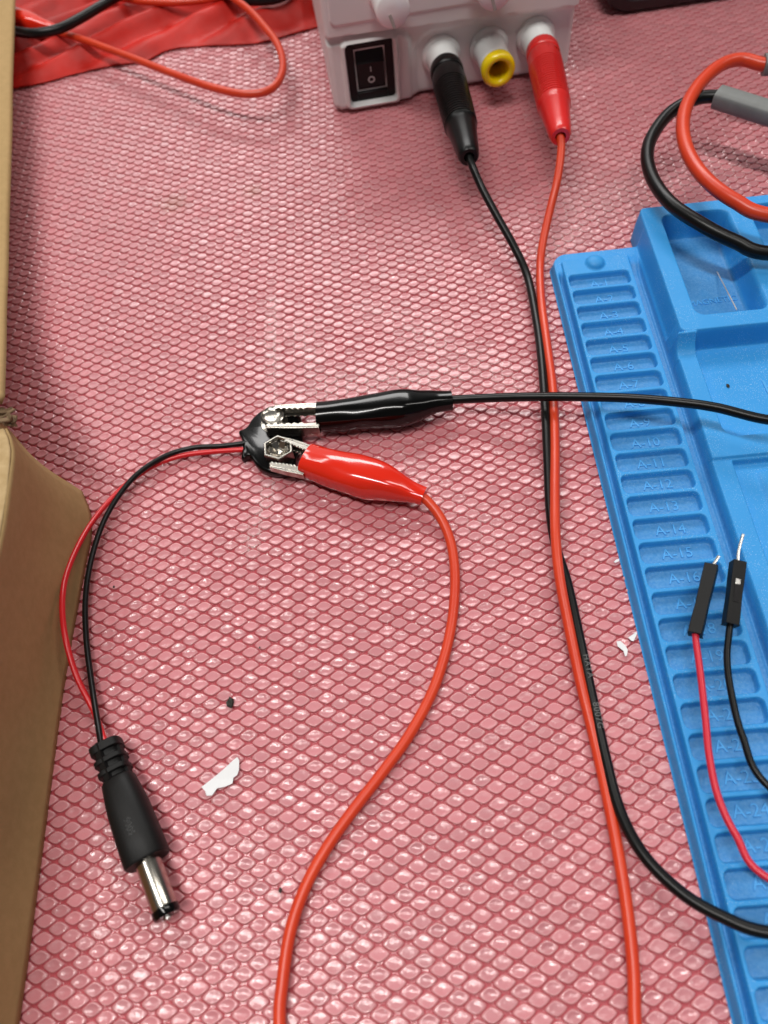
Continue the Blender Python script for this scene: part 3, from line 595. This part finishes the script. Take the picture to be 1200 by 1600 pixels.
# ------------------------------------------------------------------ battery snap lead with barrel plug
def snap_lead():
    root = empty('battery_snap_lead', at(250, 900, 0)); tag(root, 'black battery snap joined by thin red and black wires to a barrel plug', 'battery snap lead')
    ol = [(530, 255), (470, 265), (400, 300), (340, 350), (300, 395), (265, 460), (225, 495), (165, 512), (160, 545), (185, 585), (205, 640), (205, 700), (195, 760), (185, 825), (215, 832), (240, 800), (285, 800), (320, 850), (360, 910), (420, 955), (520, 990), (640, 992), (740, 985), (790, 930), (800, 800), (865, 690), (865, 480), (840, 300), (700, 250)]
    P2 = np.array([at(350+p[0]/7.06, 600+p[1]/7.06, 2.5)[:2] for p in ol]); c = P2.mean(0)
    for _ in range(2): P2 = np.stack([.78*P2+.22*np.roll(P2, -1, 0), .22*P2+.78*np.roll(P2, -1, 0)], 1).reshape(-1, 2)
    mb = MB(); n = len(P2); V = []
    for sc_, z in ((.97, .5), (1, .9), (1, 2.0), (.985, 2.5), (.95, 2.8), (.88, 3.0)): V += [(*(c+(p-c)*sc_), z) for p in P2]
    mb.add(V, [(k*n+i, k*n+(i+1) % n, (k+1)*n+(i+1) % n, (k+1)*n+i) for k in range(5) for i in range(n)]+[tuple(range(n)), tuple(5*n+i for i in range(n))])
    pl = mb.build('snap_plate', M['black_gloss'], root)
    bpy.context.view_layer.update()
    # round stud
    s1 = at(425.5, 649, 6.4); mb = MB()
    lathe(mb, (s1[0], s1[1], 2.8), EZ, [(0, 4.1), (.4, 4.0), (.6, 3.0), (1.6, 2.7), (2.6, 3.0), (3.1, 3.45), (3.6, 3.4), (3.8, 3.05), (3.45, 2.6), (3.2, 1.8), (3.15, .2)], 36)
    for dx in (-.55, .55): lathe(mb, (s1[0]+dx, s1[1]-.5, 5.8), EZ, [(0, .35), (.35, .3), (.45, .1)], 10)
    mb.build('round_stud', M['nickel'], pl)
    # hexagonal socket
    s2 = at(434.5, 699.5, 6.2); mb = MB(); V = []
    for (r_, z) in ((4.3, 2.9), (4.3, 6.3), (4.15, 6.5), (3.65, 6.5), (3.4, 6.2), (3.0, 4.2)):
        for k in range(6): th = math.pi/6+math.pi*k/3+.05; V.append((s2[0]+r_*math.cos(th)*1.08, s2[1]+r_*math.sin(th), z))
    mb.add(V, [(j*6+k, j*6+(k+1) % 6, (j+1)*6+(k+1) % 6, (j+1)*6+k) for j in range(5) for k in range(6)]+[tuple(30+k for k in range(6))])
    for k in range(6):                                      # inner spring leaves
        th = math.pi*k/3; d = np.array([math.cos(th), math.sin(th), 0]); t_ = np.array([-d[1], d[0], 0]); c_ = np.array([s2[0], s2[1], 5.1])+d*1.95
        box(mb, c_, t_, (d*.75+EZ*.66), (EZ*.75-d*.66), .95, 1.0, .12)
    lathe(mb, (s2[0], s2[1], 4.2), EZ, [(0, 1.2), (.5, 1.1), (.8, .4)], 16)
    o = mb.build('hex_socket', M['nickel'], pl, smooth=False, bevel=.08)
    # wires
    bk = [at(392, 690, 2.2), at(378, 693, 2.4), at(345, 697, 2.6), at(300, 700, 2.8), at(255, 714, 3.4), at(208, 747, 4.4), at(168, 803, 4), at(145, 865, 3.4), at(134, 930, 2.8), at(135, 1000, 2.6), at(145, 1080, 3.4), at(156, 1150, 5.2), at(160, 1175, 5.4)]
    rd = [at(392, 702, 2.0), at(376, 703, 2.1), at(330, 706, 2), at(280, 713, 2), at(232, 732, 2), at(183, 770, 2.2), at(140, 822, 4.5), at(110, 880, 8), at(98, 930, 10), at(101, 990, 9.5), at(119, 1055, 6), at(146, 1110, 2.8), at(160, 1148, 4.4), at(168, 1175, 5.4)]
    tube(bk, .75, 12, .6).build('black_wire', M['black'], root)
    tube(rd, .75, 12, .6).build('red_wire', M['wire_red'], root)
    # barrel plug
    A = at(165, 1163, 5.3); B = at(231, 1346, 5.2); E = at(259, 1424, 4.9); d = B-A; L = np.linalg.norm(d); d /= L; a_, b_, _ = frame(d)
    mb = MB()
    loft(mb, [A+d*t for t in (0, L*.3)], 2.75, 2.5, n=24, p=2.6)
    for t0, t1 in ((0, .075), (.13, .175), (.225, .27)): loft(mb, [A+d*L*t for t in (t0, t0+.006, t1-.006, t1)], [3.4, 3.65, 3.65, 3.45], [3.1, 3.35, 3.35, 3.15], n=28, p=3.4)
    for ang in (1.15, 2.9, 4.3, 5.9):
        q = a_*math.cos(ang)+b_*math.sin(ang); box(mb, A+d*L*.16+q*2.75, d, q, np.cross(d, q), L*.16, .72, .75)
    ts = [.315, .33, .40, .50, .60, .80, .985, 1.0]; loft(mb, [A+d*L*t for t in ts], [3.4, 3.7, 3.95, 4.35, 4.55, 4.75, 4.85, 4.55], [3.1, 3.4, 3.7, 4.1, 4.3, 4.4, 4.4, 4.1], n=36, p=2.7)
    bd = mb.build('plug_body', M['black_matt'], root)
    mb = MB(); E = B+d*12.0
    lathe(mb, B-d*1, d, [(0, 2.4), (1.3, 2.4), (1.35, 2.75), (11.0, 2.75), (11.3, 2.65)], 40)
    br = mb.build('barrel', M['nickel'], root)
    mb = MB(); lathe(mb, B, d, [(10.3, 2.66), (10.35, 2.9), (11.6, 2.9), (12.1, 2.6), (12.2, 1.2), (11, 1.1)], 36); mb.build('tip_ring', M['black_gloss'], br)
    mb = MB(); lathe(mb, B, d, [(10, .95), (12.6, .95), (12.7, .8), (12.7, .5), (10, .5)], 24); mb.build('centre_contact', M['tin'], br)
    # moulded number
    cu = bpy.data.curves.new('t', 'FONT'); cu.body = '9005'; cu.size = 2.0*MM; cu.extrude = .05*MM; cu.align_x = 'CENTER'; cu.align_y = 'CENTER'
    tmp = bpy.data.objects.new('tmp', cu); sc.collection.objects.link(tmp); dg = bpy.context.evaluated_depsgraph_get(); me = bpy.data.meshes.new_from_object(tmp.evaluated_get(dg)); bpy.data.objects.remove(tmp)
    me.materials.clear(); me.materials.append(M['black_plug']); o = bpy.data.objects.new('moulded_number', me); sc.collection.objects.link(o); o.parent = bd
    c_ = A+d*L*.74+b_*4.36; X_ = -d; X_ = d; Z_ = b_; Y_ = np.cross(Z_, X_)
    o.matrix_local = Matrix([[X_[0], Y_[0], Z_[0], 0], [X_[1], Y_[1], Z_[1], 0], [X_[2], Y_[2], Z_[2], 0], [0, 0, 0, 1]]); o.location = (c_-origin_of(root))*MM
snap_lead()

# ------------------------------------------------------------------ jumper wires on the blue mat
def jumper(label, A, B, tipp, wire, m, black_window):
    root = empty('jumper_wire', (A[0], A[1], 5)); tag(root, label, 'jumper wire', 'jumper wires over the blue mat')
    d = B-A; L = np.linalg.norm(d); d /= L; a_, b_, _ = frame(d)
    ang = .30 if not black_window else -.12; a2 = a_*math.cos(ang)+b_*math.sin(ang); b2 = np.cross(a2, d)
    mb = MB(); N = 14; V = []
    for i in range(N):
        t = i/(N-1); r_ = 1.5*(1-.06*math.exp(-((t-.45)/.18)**2))
        for (x, y) in ((1, 1), (-1, 1), (-1, -1), (1, -1)): V.append(A+d*L*t+a2*x*r_+b2*y*r_)
    mb.add(V, [(i*4+k, i*4+(k+1) % 4, (i+1)*4+(k+1) % 4, (i+1)*4+k) for i in range(N-1) for k in range(4)]+[(0, 1, 2, 3), tuple((N-1)*4+k for k in range(4))])
    h_ = mb.build('connector_housing', M['black_matt'], root, bevel=.15)
    if black_window:
        q = -b2 if (-b2)[2] > 0 else b2
        mb = MB(); box(mb, A+d*L*.66+q*1.38-a2*0, d, a2, q, .75, .62, .2); mb.build('metal_contact', M['tin'], h_, bevel=.15)
        mb = MB(); box(mb, A+d*L*.48+q*1.40, d, a2, q, 2.1, .62, .16); mb.build('latch', M['dark'], h_)
    mb = MB(); loft(mb, spline([B-d*.5]+tipp, .4), [.36]*1, n=4) if False else loft(mb, spline([B-d*.5]+tipp, .4), .36, n=8, p=4); mb.build('pin', M['tin'], root)
    tube([A+d*1.0]+wire, .78, 12, .6).build('wire', m, root)
A = at(1086, 992, 11); B = at(1112, 884, 13)
e = at(1200, 1372, 12)
jumper('thin crimson jumper wire with black pin connector lying over slot A-17', A, B, [at(1116, 880, 13.3), at(1123, 869, 13.5)], [at(1087, 998, 11), at(1094, 1050, 10.5), at(1102, 1120, 10.5), at(1108, 1180, 10.5), at(1122, 1245, 10.5), at(1150, 1305, 11), e, e+np.array([20, -10, 1]), e+np.array([60, -15, 0])], M['wire_crimson'], False)
A = at(1141, 977, 12); B = at(1153, 878, 14.5)
e = at(1200, 1228, 12)
jumper('thin black jumper wire with black pin connector and bent pin', A, B, [at(1153, 866, 14.7), at(1156, 852, 15), at(1161, 835, 15.5)], [at(1139, 990, 12), at(1136, 1030, 11.5), at(1142, 1080, 11.5), at(1160, 1150, 11.5), e, e+np.array([15, -14, 1]), e+np.array([60, -30, 0])], M['black'], True)

# ------------------------------------------------------------------ thick probe leads top right
def probe(label, pts, m, r_, sl, sr):
    root = empty('probe_lead', (pts[0][0], pts[0][1], 0)); tag(root, label, 'probe lead', 'thick probe leads looping over the mat corner')
    tube(pts, r_, 18, 1.2).build('cable', m, root)
    mb = MB(); loft(mb, spline(sl, 2), sr, [s_*.85 for s_ in [sr]][0], n=24, p=3.2); mb.build('grey_sleeve', M['grey_rubber'], root)
s0, s1 = at(1120, 151, 22), at(1205, 178, 22); sd = (s1-s0)
probe('thick black probe lead with a grey rubber sleeve looping onto the blue mat', [s0+sd*.2, s0, at(1085, 155, 21.5), at(1043, 180, 20), at(1014, 225, 19), at(1016, 270, 19), at(1046, 316, 20), at(1100, 353, 20), at(1150, 378, 18.5), at(1205, 396, 17), at(1205, 396, 17)+np.array([30, -3, 0]), at(1205, 396, 17)+np.array([55, 5, -1])], M['black'], 2.1, [s0, s0+sd*.5, s1, s1+sd], 3.7)
s0 = at(1193, 101, 24); sd = np.array([16., -3, 0])
probe('thick orange-red probe lead arching above the black one', [s0+sd*.5, s0, at(1160, 93, 24), at(1128, 101, 24), at(1096, 128, 24), at(1073, 165, 24), at(1067, 205, 24), at(1078, 245, 24.5), at(1105, 282, 25), at(1150, 315, 25), at(1205, 337, 24), at(1205, 337, 24)+np.array([30, -6, -2]), at(1205, 337, 24)+np.array([55, 5, -6])], M['orange'], 2.15, [s0, s0+sd*.5, s0+sd*2, s0+sd*3], 3.4)

# ------------------------------------------------------------------ dark rimmed device top right
def device():
    D0 = at(968, 26, 0); DU = at(1200, -9, 0)-D0; DU /= np.linalg.norm(DU); DN = np.array([DU[1], -DU[0], 0.])
    root = empty('bench_instrument', D0+DU*65-DN*40); tag(root, 'grey bench instrument with a thick black rubber rim, only its lower corner in view', 'instrument')
    def ring(o_, inset, r_):
        x0, x1, y0, y1 = -9+inset, 128-inset, .6+inset, 86-inset; P = []; r_ = max(r_, 1)
        for (cx_, cy_, a0) in ((x1-r_, y0+r_, -90), (x1-r_, y1-r_, 0), (x0+r_, y1-r_, 90), (x0+r_, y0+r_, 180)):
            for k in range(9): th = math.radians(a0+k*90/8); P.append(D0+DU*(cx_+r_*math.cos(th))+EZ*(cy_+r_*math.sin(th))+DN*o_)
        return P
    n = 36; mb = MB(); V = []
    secs = [(-90, 3, 12), (-88, 0, 14), (-2, 0, 14), (0, 1, 13), (.8, 3, 12), (.8, 5, 10), (-1.5, 6, 9)]
    for s_ in secs: V += ring(*s_)
    mb.add(V, [(j*n+k, j*n+(k+1) % n, (j+1)*n+(k+1) % n, (j+1)*n+k) for j in range(len(secs)-1) for k in range(n)]+[tuple(range(n))[::-1]])
    mb.build('rubber_rim', M['rubber_black'], root)
    mb = MB(); V = ring(-1.4, 5.5, 9.5)+ring(-1.0, 6.5, 9); mb.add(V, [(k, (k+1) % n, n+(k+1) % n, n+k) for k in range(n)]+[tuple(n+k for k in range(n))]); mb.build('front_panel', M['device'], root)
device()

# ------------------------------------------------------------------ red cloth and the leads lying on it
def cloth():
    E_ = [at(-80, 160, 1)[:2], at(20, 139, 1)[:2], at(60, 131, 1)[:2], at(110, 117, 1)[:2], at(170, 104, 1)[:2], at(225, 96, 1)[:2], at(258, 80, 1)[:2], at(295, 73, 1)[:2], at(350, 71, 1)[:2], at(400, 67, 1)[:2], at(445, 56, 1)[:2], at(500, 40, 1)[:2], at(520, 34, 1)[:2]]
    C_ = spline([(*p, 0) for p in E_], .55); nu = len(C_); nv = 110
    P = np.zeros((nu, nv, 3))
    for i in range(nu):
        zz = .55*abs(((i*.55/1.7) % 1)-.5)*2
        for j in range(nv):
            t = (j/(nv-1)); y = C_[i][1]+t*115+(zz if j == 0 else 0); x = C_[i][0]+t*6
            P[i, j] = (x, y, 0)
    X, Y = P[..., 0], P[..., 1]
    q = (Y-330)*.80-(X+150)*.45; s_ = (X+150)*.80+(Y-330)*.45
    t = (Y-C_[:, 1][:, None])
    A_ = np.clip(t/14, 0, 1)
    f = 4.6*np.abs(np.sin(q/4.6+2.2*vn(s_/55, q/18)))**1.6+2.2*vn(s_/30, q/5.5)+1.2*vn(s_/9, q/4)
    P[..., 2] = .75+A_*f+.25*vn(X/3, Y/3)
    xm = PA[0]-6
    P[..., 2] = np.where(X > xm-6, .75+(P[..., 2]-.75)*np.clip((xm-X)/6, 0, 1), P[..., 2])
    V = P.reshape(-1, 3)
    Fq = grid_faces(nu, nv); keep = (V[Fq[:, 0], 0]-(-0.1)*(V[Fq[:, 0], 1]-290)*0 < xm+2); Fq = Fq[keep]
    o = mesh_obj('cloth', V, Fq, M['cloth'], loc=(-100, 350, .5)); md = o.modifiers.new('s', 'SOLIDIFY'); md.thickness = .35*MM
    tag(o, 'creased red cloth with a pinked edge behind the cardboard box', 'cloth')
cloth()
root = empty('clip_lead', at(300, 110, 0)); tag(root, 'orange-red clip lead looping down from the red cloth, its boot beside the box flap', 'clip lead')
c0 = at(-30, 12, 9)
tube([at(70, 42, 9), at(92, 50, 9), at(130, 62, 9), at(200, 88, 10), at(270, 115, 11), at(330, 136, 12), at(385, 147, 12), at(425, 138, 12), at(442, 108, 12), at(435, 72, 12), at(412, 40, 12), at(385, 12, 12), at(350, -12, 12), at(300, -40, 11), at(230, -50, 9)], 1.45, 14, 1).build('cable', M['orange'], root)
clip_boot(root, [at(90, 47.5, 9), at(66, 41, 9), at(46, 35, 9), at(24, 30, 9), at(-10, 20, 9), at(-50, 8, 9)][::-1], [4.4, 4.6, 4.8, 4.4, 3.0, 1.9], [4, 4.3, 4.4, 4, 2.8, 1.9], M['red_gloss'])
o = tube([at(-20, 38, 7), at(12, 46, 9.5), at(36, 51, 12.5), at(60, 52, 14), at(95, 44, 14), at(130, 26, 14), at(160, 8, 14), at(200, -14, 13), at(260, -34, 12), at(320, -26, 11), at(365, -4, 10), at(400, 1, 9.5), at(440, -5, 10), at(470, -30, 10)], 2.0, 14, 1).build('cable', M['black'])
tag(o, 'black cable curving across the red cloth at the top left', 'cable')
o = tube([at(130, -18, 8), at(185, -4, 9), at(230, 3, 9), at(280, 4, 9), at(330, -2, 9), at(370, -14, 9)], 1.4, 12, 1).build('cable', M['orange'])
tag(o, 'short stretch of orange-red cable along the top edge of the photo above the cloth', 'cable')

# ------------------------------------------------------------------ scraps and crumbs
def scrap(label, pts, z=1.0, curl=.5):
    P = [at(px, py, z) for (px, py) in pts]; c = np.mean(P, 0); out = []
    for p in P: out.append(p+EZ*curl*(np.linalg.norm((p-c)[:2])/4)**1.5*.6)
    mb = MB(); n = len(out); top = [q+EZ*.12 for q in out]; 
    mb.add(out+top+[c-EZ*.02, c+EZ*.1], [((i+1) % n, i, 2*n) for i in range(n)]+[(n+i, n+(i+1) % n, 2*n+1) for i in range(n)]+[(i, (i+1) % n, n+(i+1) % n, n+i) for i in range(n)])
    tag(mb.build('paper_scrap', M['paper'], smooth=False), label, 'paper scrap', 'torn scraps of white paper')
cv = lambda L_: [(80+x/3.333, 1100+y/3.333) for x, y in L_]
scrap('largest torn scrap of white paper, beside the barrel plug', cv([(785, 435), (840, 390), (900, 340), (950, 295), (972, 280), (982, 295), (980, 345), (970, 372), (950, 385), (945, 415), (905, 432), (865, 440), (845, 455), (840, 478), (812, 480), (805, 455)]), 1.0)
cv2 = lambda L_: [(880+x/3.75, 780+y/3.75) for x, y in L_]
scrap('curled white paper scrap lower of the two beside the blue mat edge', cv2([(312, 835), (335, 832), (365, 860), (378, 885), (372, 918), (362, 922), (360, 895), (340, 880), (318, 862)]), 1.0)
scrap('small triangular white paper scrap touching the blue mat edge', cv2([(380, 812), (405, 795), (428, 778), (432, 790), (412, 832), (398, 830)]), 1.0, .3)
scrap('tiny white paper sliver by slot A-16 at the blue mat edge', cv2([(296, 368), (310, 355), (328, 350), (326, 364), (305, 374)]), 1.0, .2)
def crumb(label, px, py, r_, z=.7, nm='crumb'):
    P = at(px, py, z); mb = MB(); n = 10; V = []
    for i in range(7):
        ph = math.pi*i/6
        for k in range(n):
            th = 2*math.pi*k/n; q = r_*(.75+.5*random.random()); V.append(P+np.array([q*math.sin(ph)*math.cos(th)*.8, q*math.sin(ph)*math.sin(th)*1.2, q*.6*(1-math.cos(ph))*.7]))
    mb.add(V, [(i*n+k, i*n+(k+1) % n, (i+1)*n+(k+1) % n, (i+1)*n+k) for i in range(6) for k in range(n)])
    tag(mb.build(nm, M['crumb'], smooth=False), label, 'crumb', 'dark crumbs on the table')
crumb('largest dark crumb lying above the big paper scrap', 361, 1098, 1.15, .3)
crumb('small dark speck right of the barrel tip', 438, 1391, .45, .5)
crumb('tiny dark speck between the snap wires and the box', 178, 917, .3, .6)
crumb('small brown speck in the blue tray below the black cable', 1137, 604, .55, 4.2)
crumb('tiny dark speck left of the orange cable loop', 406, 1374-362, .22, .7)
mb = MB(); a0, a1 = at(1120, 424, 4.2), at(1151, 484, 12.2); loft(mb, [a0, a0*.97+a1*.03, a1], [.05, .2, .2], n=8)
tag(mb.build('needle', M['steel']), 'thin steel needle leaning in the upper blue tray', 'needle')
